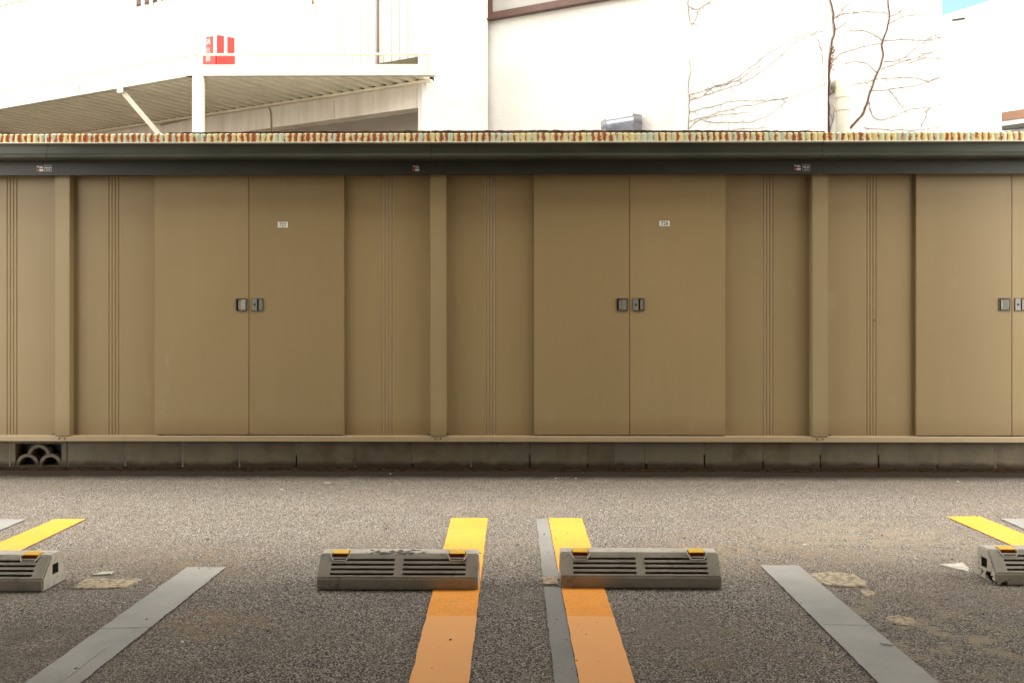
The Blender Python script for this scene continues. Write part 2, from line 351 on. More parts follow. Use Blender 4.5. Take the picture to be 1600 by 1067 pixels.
def strip(name, mat, quad, label, group, z=.004, cuts=24, rag=.0035):
    """painted line on the ground: quad = left far, right far, right near, left near (on the asphalt), slightly ragged edges"""
    a, b, c, d = [G(*q) for q in quad]; bm = bmesh.new(); rows = []
    for i in range(cuts*3+1):
        t = i/(cuts*3)
        l = a.lerp(d, t); r = b.lerp(c, t)
        j1 = rag*noise.noise(Vector((t*50, a.x*7, 0))); j2 = rag*noise.noise(Vector((t*50, b.x*7+9, 0)))
        dirx = (r-l).normalized(); l = l + dirx*j1; r = r + dirx*j2
        rows.append([bm.verts.new((l.lerp(r, s).x, l.lerp(r, s).y, z)) for s in (0, .33, .67, 1)])
    for p, q in zip(rows, rows[1:]):
        for k in range(3): bm.faces.new((q[k], q[k+1], p[k+1], p[k]))
    return tag(obj(name, bm, mat), label, 'parking line', group)
def ext(p, q, v):       # continue the pixel line p->q down to row v
    return (p[0] + (q[0]-p[0])*(v-p[1])/(q[1]-p[1]), v)
def line4(tl, tr, bl, br, v=1150): return [tl, tr, ext(tr, br, v), ext(tl, bl, v)]
go = 'orange parking lines'; gg = 'grey painted-over parking lines'
strip('parking_line', M['orange'], line4((705, 810), (762, 810), (640, 1067), (733, 1067), 1300), 'orange line running under the right end of the chipped wheel stop', go)
strip('parking_line', M['orange'], line4((857, 810), (909, 810), (905, 1067), (992, 1067), 1300), 'orange line passing under the left end of the wheel stop right of centre', go)
strip('parking_line', M['greydark'], line4((838, 811), (856, 811), (867, 1067), (904, 1067), 1300), 'narrow grey line hugging the left edge of an orange line', gg, .003)
strip('parking_line', M['greyline'], line4((292, 887), (353, 887), (40, 1067), (128, 1067), 1300), 'broad grey line slanting toward the lower left corner with a pale scratch', gg)
strip('parking_line', M['greyline'], line4((1188, 884), (1248, 884), (1372, 1067), (1466, 1067), 1300), 'broad grey line slanting toward the lower right beside the oval cement patch', gg)
strip('parking_line', M['orange'], line4((87, 811.5), (134, 811.5), (0, 848), (42, 856), 1000), 'orange line running behind the wheel stop cut by the left edge', go)
strip('parking_line', M['greypale'], line4((-15, 812), (41, 812), (-120, 850), (-50, 850), 1000), 'pale grey line end at the far left beside an orange line', gg)
strip('parking_line', M['orange'], line4((1479, 808), (1530, 807), (1570, 848), (1600, 835), 1000), 'orange line running behind the wheel stop cut by the right edge', go)
strip('parking_line', M['greypale'], line4((1563, 811), (1625, 811), (1640, 845), (1740, 850), 1000), 'pale grey line end at the far right beside an orange line', gg)

def blob(name, mat, pts, z, label, cat, kind=None, group=None, h=.004, jag=.004):
    """low irregular patch on the ground from its outline (ground points), with a slightly raised rim"""
    P = []
    n = len(pts)
    for i in range(n):
        a = G(*pts[i]); b = G(*pts[(i+1) % n])
        for k in range(8):
            p = a.lerp(b, k/8); P.append(p + Vector((noise.noise(p*60), noise.noise(p*60+Vector((5, 5, 5))), 0))*jag)
    c = sum(P, Vector())/len(P); bm = bmesh.new()
    outer = [bm.verts.new((p.x, p.y, z-.002)) for p in P]
    rings = [outer]
    for f in (.93, .6, .3): rings.append([bm.verts.new((c.x+(p.x-c.x)*f, c.y+(p.y-c.y)*f, z+h*(.7+.5*noise.noise(p*25*f)))) for p in P])
    for a, b in zip(rings, rings[1:]):
        for k in range(len(P)): bm.faces.new((a[k], a[(k+1) % len(P)], b[(k+1) % len(P)], b[k]))
    bm.faces.new(rings[-1])
    return tag(obj(name, bm, mat), label, cat, group, kind)
gp = 'cement patches in the asphalt'
blob('cement_patch', M['patch'], [(110, 920), (122, 912), (133, 905), (222, 904), (212, 913), (196, 919), (150, 921)], .003, 'cracked tan cement patch between the left wheel stop and a grey line', 'patch', group=gp)
blob('cement_patch', M['patch_pale'], [(141, 900), (160, 895), (178, 893.5), (174, 898)], .003, 'small pale cement sliver beyond the cracked tan patch', 'patch', group=gp)
blob('cement_patch', M['patch'], [(1262, 897), (1300, 895), (1335, 898), (1352, 909), (1354, 917), (1315, 918), (1285, 914)], .004, 'oval tan cement patch beside the broad grey line on the right', 'patch', group=gp, jag=.006)
blob('cement_patch', M['patch_pale'], [(1467, 883), (1505, 880), (1515, 889), (1512, 894), (1490, 889)], .003, 'pale cement sliver touching the broken wheel stop', 'patch', group=gp)
blob('cement_patch', M['patch'], [(1342, 923), (1362, 922), (1370, 929), (1352, 932)], .002, 'small tan cement spot nearest the oval patch', 'patch', group=gp, h=.001, jag=.008)
blob('cement_patch', M['patch'], [(1378, 964), (1405, 961), (1432, 968), (1428, 978), (1400, 976)], .002, 'tan cement spot right of the seam in the grey line', 'patch', group=gp, h=.001, jag=.010)
blob('cement_patch', M['patch'], [(846, 906), (858, 903), (872, 904), (874, 917), (848, 917)], .005, 'broken cement lump at the left foot of a wheel stop', 'patch', group=gp, h=.008, jag=.008)

def crack(pts, wd, label, z=.006, group='cracks and seams in the asphalt'):
    P = smooth_path([G(*p) for p in pts], 14); bm = bmesh.new(); rows = []
    for i, p in enumerate(P):
        o = .010*noise.fractal(Vector((p.x*8, p.y*8, 2)), 1, 2, 5); wj = wd*(.55+.8*abs(noise.noise(Vector((p.x*30, 0, 4)))))
        rows.append((bm.verts.new((p.x, p.y+o-wj/2, z)), bm.verts.new((p.x, p.y+o+wj/2, z))))
    for a, b in zip(rows, rows[1:]): bm.faces.new((a[0], b[0], b[1], a[1]))
    return tag(obj('crack', bm, M['crack']), label, 'crack', group)
crack([(-40, 985), (40, 984), (100, 984), (160, 983), (240, 983)], .0045, 'thin dark crack crossing the grey line at lower left')
crack([(1286, 978), (1340, 979), (1420, 979), (1500, 981), (1640, 981)], .0045, 'thin dark crack crossing the grey line at lower right')
crack([(905, 811), (980, 812), (1060, 810), (1180, 809), (1290, 811), (1400, 809), (1478, 809)], .005, 'long faint crack between the two orange line ends on the right')
crack([(165, 907), (190, 908), (215, 905)], .006, 'short open crack across the tan cement patch', .010)

# loose grit, pebbles and litter crumbs: countless
bm = bmesh.new(); rr = random.Random(3)
for i in range(420):
    y = rr.uniform(2.7, 6.5); x = rr.uniform(-y*.56, y*.56); s = rr.choice([.0015, .002, .003, .004])*rr.uniform(.7, 1.3)
    if abs(y-3.65) < .2: continue
    m_ = Matrix.Translation((x, y, .003+s*.4)) @ Matrix.Rotation(rr.uniform(0, 6), 4, 'Z') @ Matrix.Diagonal((s*rr.uniform(.8, 2), s, s*.6, 1))
    bmesh.ops.create_icosphere(bm, subdivisions=1, radius=1, matrix=m_)
tag(obj('grit', bm, mottled('dark_grit', (.05, .045, .038), .5, 3)), 'scattered dark grit on the asphalt', kind='stuff')
bm = bmesh.new()
for (u, v, a, b) in [(868,749,.010,.006),(512,756,.03,.006),(440,766,.016,.006),(285,1006,.016,.006),(1497,754,.02,.006),(900,749,.008,.006),(1257,853,.01,.01),(610,742,.008,.005),(1385,1010,.03,.003),(1430,875,.008,.005)]:
    p = G(u, v); bmesh.ops.create_icosphere(bm, subdivisions=1, radius=1, matrix=Matrix.Translation((p.x, p.y, .008)) @ Matrix.Rotation(u, 4, 'Z') @ Matrix.Diagonal((a*.8, b, .003, 1)))
tag(obj('litter_crumbs', bm, mottled('pale_crumbs', (.55, .53, .48), .2, 3)), 'tiny pale crumbs scattered on the asphalt', kind='stuff')
# pale scratch on the left grey line
bm = bmesh.new(); a, b = G(172, 1008), G(95, 1067)
for i in range(20):
    p, q = a.lerp(b, i/20), a.lerp(b, (i+1)/20); d = Vector((.0022, 0, 0))*(.4+.6*math.sin(math.pi*(i+.5)/22)); bm.faces.new([bm.verts.new((k.x, k.y, .0062)) for k in (p-d, q-d, q+d, p+d)])
tag(obj('scratch', bm, M['patch_pale']), 'pale scratch along the grey line at lower left', 'scratch')

# ================================================================ BLOCK COURSE
joints = [-167, -75, 15, 105, 195, 285, 374, 463, 554, 645, 736, 828, 918, 1010, 1101, 1192, 1282, 1373, 1465, 1556, 1648, 1740]
BY = 6.585
base = empty('block_foundation', (0, BY, 0), 'low course of weathered concrete blocks under the sheds', 'block course')
for i, (a, b) in enumerate(zip(joints, joints[1:])):
    if a == 15: continue
    bm = bmesh.new()
    x0, x1 = XY(a, BY)+.0048, XY(b, BY)-.0048; y = BY + random.uniform(-.003, .004); zt = .1925
    nx = 10; nz = 5; g = []
    for k in range(nz+1):
        row = []
        for j in range(nx+1):
            x = x0+(x1-x0)*j/nx; z = -.02+(zt+.02)*k/nz; e = 0
            if j in (0, nx): x += random.uniform(-.002, .002); e = .004
            row.append(bm.verts.new((x, y+e+.0015*noise.noise(Vector((x*20, z*20, i))), z)))
        g.append(row)
    for k in range(nz):
        for j in range(nx): bm.faces.new((g[k][j], g[k][j+1], g[k+1][j+1], g[k+1][j]))
    box(bm, x0, x1, y+.006, y+.10, -.02, zt-.001)
    obj('block', bm, M['block'], base)
for u in joints:
    bm = bmesh.new(); x = XY(u, BY); r_ = random.random()
    lo = -.01 if u < 400 else random.choice([-.01, .10, .06, .04]); w = .0055
    box(bm, x-w, x+w, BY+.0045, BY+.09, lo, .190)
    obj('mortar', bm, M['mortar_pale'] if u < 400 else M['mortar'], base)
# openwork vent block with fan arches
x0, x1 = XY(15, BY)+.004, XY(105, BY)-.004; xm = (x0+x1)/2; hw = (x1-x0)/2
me_b = bpy.data.meshes.new('v'); bm = bmesh.new(); box(bm, x0, x1, BY, BY+.095, -.02, .1925); bmesh.ops.recalc_face_normals(bm, faces=bm.faces); bm.to_mesh(me_b); bm.free()
bm = bmesh.new(); ix0, ix1 = x0+.035, x1-.035; bz, tz = .022, .172
box(bm, ix0, ix1, BY-.02, BY+.12, bz, tz); me_c = bpy.data.meshes.new('c'); bmesh.ops.recalc_face_normals(bm, faces=bm.faces); bm.to_mesh(me_c); bm.free()
vent = link('vent_block', boolean(me_b, me_c), M['block'], base)
bm = bmesh.new()
def arch(cx, cz, ro, ri, a0=0, a1=180, n=18):
    for k in range(n):
        t0 = R(a0+(a1-a0)*k/n); t1 = R(a0+(a1-a0)*(k+1)/n)
        q = [(cx+ro*math.cos(t0), cz+ro*math.sin(t0)), (cx+ro*math.cos(t1), cz+ro*math.sin(t1)), (cx+ri*math.cos(t1), cz+ri*math.sin(t1)), (cx+ri*math.cos(t0), cz+ri*math.sin(t0))]
        prism(bm, [(p[0], BY+.006, p[1]) for p in q], (0, .08, 0))
iw = (ix1-ix0); ro = iw/4
arch(ix0+ro, bz, ro-.001, ro-.023); arch(ix1-ro, bz, ro-.001, ro-.023); BY -= .003; arch(xm, .088, .078, .056, 6, 174); BY += .003
obj('vent_arches', bm, M['block'], vent)
bm = bmesh.new(); box(bm, x0+.01, x1-.01, BY+.094, BY+.1, 0, .19); obj('vent_backing', bm, mottled('vent_dark', (.012, .01, .008), .1), vent)

# ================================================================ SHEDS
YD, YP, YPO, YS = 6.545, 6.578, 6.520, 6.525      # door face, side panel face, post face, sill face
YH, YF, YR = 6.468, 6.37, 6.335                    # header rail, fascia, corrugated roof edge
ZT = ZY(268, YP); ZSB = ZY(690, YS); ZST = ZY(681.5, YS)
def panel(parent, u0, u1, grooves, mat, Y=YP):
    xs = [(XY(u0, Y), 0)]
    for g in grooves:
        x = XY(g, Y); xs += [(x-.0075, 0), (x-.0025, .0042), (x+.0025, .0042), (x+.0075, 0)]
    xs.append((XY(u1, Y), 0)); bm = bmesh.new()
    lo = [bm.verts.new((x, Y+d, ZST-.004)) for x, d in xs]; hi = [bm.verts.new((x, Y+d, ZT+.03)) for x, d in xs]
    for i in range(len(xs)-1): bm.faces.new((lo[i], lo[i+1], hi[i+1], hi[i]))
    r = bmesh.ops.extrude_face_region(bm, geom=bm.faces[:]); 
    for v in [g for g in r['geom'] if isinstance(g, bmesh.types.BMVert)]: v.co.y += .012
    return obj('side_panel', bm, mat, parent)
def screw(parent, x, y, z, r=.006):
    bm = bmesh.new(); bmesh.ops.create_cone(bm, cap_ends=True, segments=12, radius1=r, radius2=r*.7, depth=.004, matrix=Matrix.Translation((x, y-.002, z)) @ Matrix.Rotation(R(90), 4, 'X'))
    return obj('screw', bm, M['rustcap'], parent)
def handle(door, u0, u1, left):
    x0, x1 = XY(u0, YD), XY(u1, YD); z0, z1 = ZY(486, YD), ZY(466, YD); t = .0055
    bm = bmesh.new()
    for q in ((x0, x1, z0, z0+t), (x0, x1, z1-t, z1), (x0, x0+t, z0+t, z1-t), (x1-t, x1, z0+t, z1-t)):
        box(bm, q[0], q[1], YD-.0055, YD+.010, q[2], q[3])
    h = obj('handle', bm, M['chrome_d'], door)
    bm = bmesh.new(); box(bm, x0+t, x1-t, YD+.0, YD+.008, z0+t, z1-t)
    obj('recess', bm, M['chrome_d'], h)
    xm = x0+(x1-x0)*.5
    bm = bmesh.new()
    if left:
        xa, xb = x0+(x1-x0)*.42, x1-t*1.6
        prism(bm, [(xa, YD-.001, z0+t*1.6), (xb, YD-.0075, z0+t*1.6), (xb, YD-.0005, z0+t*1.6)], (0, 0, z1-z0-3.2*t))
        box(bm, x0+.017, xa-.002, YD-.002, YD-.0002, z0+t*1.8, z1-t*1.8)
    else:
        box(bm, x0+t*.6, xm-.002, YD-.008, YD-.0002, z0+t*.8, z1-t*.8)
        box(bm, xm+.010, x1-t*1.3, YD-.003, YD-.0002, z0+t*1.5, z1-t*1.5)
    obj('grip', bm, M['chrome'], h)
    if not left:
        bm = bmesh.new(); c = (x0+.022, YD-.009, (z0+z1)/2)
        bmesh.ops.create_cone(bm, cap_ends=True, segments=16, radius1=.0075, radius2=.0065, depth=.003, matrix=Matrix.Translation(c) @ Matrix.Rotation(R(90), 4, 'X'))
        obj('keyhole', bm, M['black'], h)
def door(parent, u0, u1, hand, left, num=None, nu=None):
    x0, x1 = XY(u0, YD)+.0011, XY(u1, YD)-.0011; z0 = ZY(679.3, YD); z1 = ZT+.03
    bm = bmesh.new()                                   # face sheet with folded, rounded edges
    box(bm, x0, x1, YD, YD+.026, z0, z1)
    d = obj('door', bm, M['beige'], parent, bevel=.0022)
    handle(d, hand[0], hand[1], left)
    if num:
        xa, xb = XY(nu[0], YD), XY(nu[1], YD); za, zb = ZY(nu[3], YD), ZY(nu[2], YD)
        bm = bmesh.new(); box(bm, xa, xb, YD-.0035, YD-.0002, za, zb); p = obj('number_plate', bm, M['plate'], d, bevel=.0006)
        text_mesh('digits', num, .036, M['black'], p, ((xa+xb)/2, YD-.0042, (za+zb)/2-.001), width=.046)
    return d
def sticker(rail, u, v, dark=False):
    x0, x1 = XY(u, YH), XY(u+11.5, YH); z0, z1 = ZY(v+10, YH), ZY(v, YH); y = YH-.0015; w = x1-x0; h = z1-z0
    bm = bmesh.new(); box(bm, x0, x1, y, YH-.0002, z0, z1)
    s = obj('sticker', bm, M['dark_st'], rail)
    bm = bmesh.new(); bm2 = bmesh.new()
    B = lambda b, a0, a1, c0, c1: box(b, x0+w*a0, x0+w*a1, y-.0007, y-.0001, z0+h*c0, z0+h*c1)
    if not dark:
        B(bm2, .05, .38, .08, .42); B(bm2, .08, .34, .58, .66); B(bm, .42, .95, .08, .42); B(bm, .42, .95, .58, .72); B(bm, .1, .34, .72, .9); B(bm, .45, .85, .80, .88)
    else:
        B(bm, .12, .88, .50, .62); B(bm, .2, .36, .44, .5); B(bm, .64, .8, .44, .5); B(bm, .2, .8, .18, .26)
        B(bm, 0, 1, 0, .03); B(bm, 0, 1, .97, 1); B(bm, 0, .03, .03, .97); B(bm, .97, 1, .03, .97)
        for k in range(10):
            a = math.pi*k/9; B(bm, .5+.33*math.cos(a)-.03, .5+.33*math.cos(a)+.03, .62+.22*math.sin(a), .67+.22*math.sin(a))
    obj('print', bm, M['whst'], s)
    if len(bm2.verts): obj('print', bm2, M['redst'], s)
    else: bm2.free()
def shed(label, u0, u1, post, panels, doors, stick, cap):
    XA, XB = XY(u0, YS), XY(u1, YS)
    root = empty('storage_shed', ((XA+XB)/2, YS, ZSB), label, 'shed', 'beige storage sheds joined in a row')
    for (a, b, g) in panels: panel(root, a, b, g, M['beige'])
    # body: side and back walls and floor behind the doors
    bm = bmesh.new(); D1 = 7.45; e = .012
    box(bm, XA+e, XA+.03, YP+.014, D1, ZSB+.01, ZT+.05); box(bm, XB-.03, XB-e, YP+.014, D1, ZSB+.01, ZT+.05)
    box(bm, XA+.03, XB-.03, D1-.02, D1-.001, ZSB+.01, ZT+.05); box(bm, XA+.03, XB-.03, YP+.014, D1-.02, ZSB+.01, ZSB+.03)
    obj('body', bm, M['beige'], root)
    if post:
        bm = bmesh.new(); box(bm, XY(post[0], YPO), XY(post[1], YPO), YPO, YP+.02, ZST+.0, ZT+.028); obj('post', bm, M['beige_post'], root, bevel=.0025)
    if post:
        for ux in (post[0]-2.2, post[1]+2.2):
            xx = XY(ux, YP); bm = bmesh.new(); prism(bm, [(xx-.010, YP-.0030, ZST+.001), (xx+.010, YP-.003, ZST+.001), (xx+.008, YP-.003, ZST+.009), (xx-.006, YP-.003, ZST+.012)], (0, .004, 0)); obj('rust_spot', bm, M['rustcap'], root)
    if u0 == 1281:
        xx = XY(1366, YP); zz = ZY(500, YP); bm = bmesh.new(); prism(bm, [(xx-.004, YP-.002, zz-.006), (xx+.003, YP-.002, zz-.007), (xx+.004, YP-.002, zz+.004), (xx-.002, YP-.002, zz+.007)], (0, .003, 0)); obj('rust_spot', bm, M['rustcap'], root)
    for d in doors: door(root, *d)
    bm = bmesh.new(); x0, x1 = XA+.0008, XB-.0008
    prism(bm, [(x0, YS, ZSB), (x0, YS, ZST-.004), (x0, YS+.006, ZST), (x0, YP+.05, ZST), (x0, YP+.05, ZSB)], (x1-x0, 0, 0))
    s = obj('sill', bm, M['beige_sill'], root)
    zc = (ZSB+ZST)/2
    screw(s, XA+.019, YS, zc); screw(s, XB-.019, YS, zc)
    # rail lip: dark gap line between sill and panels
    # header rail
    zb, zt = ZY(273, YH), ZY(247, YH)+.012
    bm = bmesh.new(); prism(bm, [(x0, YH, zb), (x0, YH, zt), (x0, YP+.03, zt), (x0, YP+.03, zb+.012), (x0, YH+.012, zb+.012), (x0, YH+.012, zb)], (x1-x0, 0, 0))
    hr = obj('header_rail', bm, M['green_low'], root)
    for st in stick: sticker(hr, *st)
    # fascia / gutter with rolled lower edge
    fx0, fx1 = x0-.03, x1-.031
    zb, zt = ZY(247.5, YF), ZY(223, YF)
    prof = [(YF+.02, zb), (YF+.006, zb+.003), (YF-.004, zb+.012), (YF-.006, zb+.022), (YF, zb+.030), (YF+.006, zb+.040), (YF+.006, zt), (YF+.09, zt), (YF+.10, zb)]
    bm = bmesh.new(); prism(bm, [(fx0, a, b) for a, b in prof], (fx1-fx0, 0, 0))
    fa = obj('fascia', bm, M['green'], root)
    for z in (zt-.012, zb+.030): screw(fa, fx0+.008, YF+.003, z, .004)
    # corrugated roof edge
    P = .04; n = int((fx1-fx0)/P*10); bm = bmesh.new(); z0, z1 = ZY(221.2, YR), ZY(207.5, YR); lo = []; mi = []; hi = []
    for i in range(n+1):
        x = fx0+(fx1-fx0)*i/n; t = (x/P) % 1.0; yy = YR+.010*(1-abs(math.cos(math.pi*(t-.0))))**1.0*1.0
        zj = .0025*noise.noise(Vector((x*6, 0, 0)))
        lo.append(bm.verts.new((x, yy, z0))); mi.append(bm.verts.new((x, yy, z1-.006+zj))); hi.append(bm.verts.new((x, yy+.012, z1+zj)))
    for i in range(n):
        bm.faces.new((lo[i], lo[i+1], mi[i+1], mi[i])); bm.faces.new((mi[i], mi[i+1], hi[i+1], hi[i]))
    o = obj('roof_edge', bm, M['rust'], root, smooth=False)
    o.parent = root
    bm = bmesh.new(); box(bm, fx0, fx1, YR-.004, YF+.05, z0-.0055, z0-.0005); obj('drip_edge', bm, M['white_edge'], root)
    # roof sheet sloping up a little to the back, ragged rusted front lip
    bm = bmesh.new(); A = []; B = []; Dn = []
    m = int((fx1-fx0)/.012)
    for i in range(m+1):
        x = fx0+(fx1-fx0)*i/m; u = 818+x/YR*F
        hgt = cap(u)*YR/F; hgt *= .8+.5*abs(noise.fractal(Vector((x*11, 2, 0)), 1, 2, 3)); zz = z1-.002+hgt
        A.append(bm.verts.new((x, YR+.016, z1-.010))); B.append(bm.verts.new((x, YR+.012, zz))); Dn.append(bm.verts.new((x, 7.55, z1+.0)))
    for i in range(m):
        bm.faces.new((A[i], A[i+1], B[i+1], B[i]))
        for v_ in (Dn,): pass
    B2 = [bm.verts.new(v.co+Vector((0, .02, -.001))) for v in B]
    for i in range(m): bm.faces.new((B[i], B[i+1], B2[i+1], B2[i]))
    lip = bm
    bm = bmesh.new(); box(bm, fx0, fx1, YR+.036, 7.55, z1-.008, z1-.003); rf_ = obj('roof', bm, M['zincroof'], root); obj('roof_lip', lip, M['rustcap'], rf_)
    return root
def cap(u):
    if u < 262: return 0.4
    if u < 1290: return 2.8+2.4*math.sin(math.pi*(u-262)/1028)
    return .5
def gr(a, b): return [a+(b-a)*k/3 for k in range(4)]
shed('beige storage shed cut by the left edge, two stickers on its dark rail', -491, 97, (86, 109),
     [(-480, -350, gr(-432, -416)), (-52, 110, gr(12, 27))],
     [(-350, -201, (-220, -203), True), (-201, -52, (-197, -179), False)], [(57, 257.5), (69.5, 257, True)], cap)
shed('beige storage shed numbered 727 on its right door', 97, 684, (672, 697),
     [(108, 246, gr(171, 186)), (534, 673, gr(597, 613))],
     [(241, 389, (368.5, 386), True), (389, 538, (393, 411.5), False, '727', (434, 450, 346.5, 355.5))], [(644, 258)], cap)
shed('beige storage shed numbered 728 on its right door', 684, 1281, (1269, 1294),
     [(690, 838, gr(759.5, 774)), (1130, 1270, gr(1192, 1207))],
     [(834, 984, (963, 981), True), (984, 1134, (988.5, 1007), False, '728', (1030, 1046.5, 345.5, 354))], [(1240, 258), (1254, 258, True)], cap)
shed('beige storage shed cut by the right edge of the row, no number in sight', 1281, 1880, None,
     [(1290, 1436, gr(1354, 1368)), (1728, 1860, gr(1790, 1806))],
     [(1431, 1581, (1560, 1578.5), True), (1581, 1731, (1585, 1604), False)], [], cap)

# ================================================================ WHEEL STOPS
L_ = .6
prof = [(0, 0), (0, .045), (.068, .12), (.150, .12), (.180, 0)]
def wheel_stop(x0, yf, rot, label, chips, seed, gouges=()):
    rnd = random.Random(seed)
    bm = bmesh.new(); prism(bm, [(0, a, b) for a, b in prof], (L_, 0, 0)); bmesh.ops.recalc_face_normals(bm, faces=bm.faces)
    bmesh.ops.bevel(bm, geom=bm.edges[:], offset=.005, segments=2, affect='EDGES')
    me = bpy.data.meshes.new('b'); bm.to_mesh(me); bm.free()
    for k_ in ('conc', 'conc_slot', 'conc_chip'): me.materials.append(M[k_])
    bm = bmesh.new()
    sl = Vector((0, .068, .075)).normalized(); nn = Vector((0, -.075, .068)).normalized()
    for (a, b) in ((.048, .285), (.318, .553)):
        for k in range(4):
            s0 = .012+k*.0195
            o = Vector((0, 0, .045))+sl*s0; i0 = o+nn*.01; i1 = o-nn*.026; up = sl*.0092
            prism(bm, [Vector((a, 0, 0))+i0, Vector((a, 0, 0))+i0+up, Vector((a, 0, 0))+i1+up, Vector((a, 0, 0))+i1], (b-a, 0, 0))
    for xe in (-.01, L_-.022): box(bm, xe, xe+.032, .072, .118, .045, .083)          # lifting holes in the ends
    for xr in (.045, .487): box(bm, xr, xr+.064, .058, .1075, .098, .14)               # pockets for the reflectors
    for (cx, cy, cz, r, n) in chips:
        for k in range(n):
            new_ = bmesh.ops.create_icosphere(bm, subdivisions=3, radius=1, matrix=Matrix.Translation((cx+rnd.uniform(-r*2.5, r*2.5) if n > 3 else cx+rnd.uniform(-r, r), cy+rnd.uniform(-.012, .03), cz+rnd.uniform(-.002, .004))) @ Matrix.Rotation(rnd.uniform(0, 3), 4, 'Y') @ Matrix.Diagonal((r*rnd.uniform(.5, .9), r*rnd.uniform(.4, .8), r*rnd.uniform(.25, .5), 1)))['verts']
            cc_ = sum((v.co for v in new_), Vector())/len(new_)
            for v in new_: v.co = cc_+(v.co-cc_)*(1+.9*noise.fractal(v.co*70, .8, 2, 3))
    gouge = []
    for (ga, gb, gd) in gouges:
        nx_, ny_ = 46, 14; lo_ = []; hi_ = []
        for i in range(nx_+1):
            for j in range(ny_+1):
                fx, fy = i/nx_, j/ny_; X_, Y_ = ga+(gb-ga)*fx, .060+.075*fy
                h_ = noise.fractal(Vector((X_*45, Y_*60, seed)), .8, 2.1, 5)*.8+.55*math.sin(math.pi*fx)*math.sin(math.pi*min(1, fy*.8+.25))-.12
                lo_.append(bm.verts.new((X_, Y_, .122-max(-.3, h_)*gd))); hi_.append(bm.verts.new((X_, Y_, .14)))
        k_ = ny_+1; ix = lambda i, j: i*k_+j
        for i in range(nx_):
            for j in range(ny_):
                gouge.append(bm.faces.new((lo_[ix(i,j)], lo_[ix(i,j+1)], lo_[ix(i+1,j+1)], lo_[ix(i+1,j)]))); gouge.append(bm.faces.new((hi_[ix(i,j)], hi_[ix(i+1,j)], hi_[ix(i+1,j+1)], hi_[ix(i,j+1)])))
        for i in range(nx_):
            for j in (0, ny_): gouge.append(bm.faces.new((lo_[ix(i,j)], lo_[ix(i+1,j)], hi_[ix(i+1,j)], hi_[ix(i,j)])))
        for j in range(ny_):
            for i in (0, nx_): gouge.append(bm.faces.new((lo_[ix(i,j)], lo_[ix(i,j+1)], hi_[ix(i,j+1)], hi_[ix(i,j)])))
    chipset = gouge+[f for f in bm.faces if len(f.verts) == 3]
    for f in bm.faces: f.material_index = 1
    for f in chipset: f.material_index = 2
    bmesh.ops.recalc_face_normals(bm, faces=bm.faces); mc = bpy.data.meshes.new('c'); bm.to_mesh(mc); bm.free()
    for k_ in ('conc', 'conc_slot', 'conc_chip'): mc.materials.append(M[k_])
    body = boolean(me, mc)
    root = empty('wheel_stop', (0, 0, 0), label, 'wheel stop', 'concrete wheel stops on the asphalt')
    link('body', body, None, root)
    for xr in (.045, .487):
        w = .064; q = .008
        bm = bmesh.new()
        prism(bm, [(xr+.003, .061, .099), (xr+.003, .0665, .1215), (xr+.003, .100, .1285), (xr+.003, .106, .121), (xr+.003, .106, .099)], (w-.006, 0, 0))
        rf = obj('reflector', bm, M['amber'], root, bevel=.001)
        bm = bmesh.new(); prism(bm, [(xr+.006, .0585, .1005), (xr+.006, .0645, .1195), (xr+.006, .0615, .1185)], (w-.012, 0, 0)) if False else prism(bm, [(xr+.006, .0592, .101), (xr+.006, .0646, .1195), (xr+.006, .0665, .1195), (xr+.006, .0625, .101)], (w-.012, 0, 0)); obj('lens', bm, M['lens'], rf)
        bm = bmesh.new()     # pale tray showing as a trapezoid rim
        y0, z0 = .0475, .0975
        A = [Vector((xr-.006, .0655, .1185)), Vector((xr+.008, .048, .0985)), Vector((xr+w-.008, .048, .0985)), Vector((xr+w+.006, .0655, .1185))]
        for p, r2 in zip(A, A[1:]): bar(bm, p, r2, .0035, .0035)
        obj('reflector_frame', bm, M['frame_w'], rf)
    bm = bmesh.new(); box(bm, .03, L_-.03, .04, .15, .02, .03); obj('underside_core', bm, M['conc_dirty'], root)
    root.location = (x0, yf, .001); root.rotation_euler = (0, 0, R(rot))
    return root
def stop_at(u, v, right=False): p = G(u, v); return (p.x-(L_ if right else 0), p.y)
x, y = stop_at(494.5, 922); wheel_stop(x, y, .2, 'grey wheel stop with a chipped top edge on the middle left orange line', [(.33, .0, .045, .012, 2)], 1, [(.17, .40, .018)])
x, y = stop_at(876, 919.5); wheel_stop(x, y, -.3, 'intact grey wheel stop on the middle right orange line', [(.0, .17, .0, .02, 3)], 2)
x, y = stop_at(67, 925, True); wheel_stop(x, y, 0, 'grey wheel stop cut by the left edge of the photo', [(.5, .17, .12, .008, 2)], 3)
x, y = stop_at(1556, 914.5); wheel_stop(x, y, -.8, 'wheel stop cut by the right edge with a broken lower corner', [(.0, .06, .02, .045, 5), (.005, .12, .03, .035, 4), (.01, .0, .01, .03, 3)], 4)

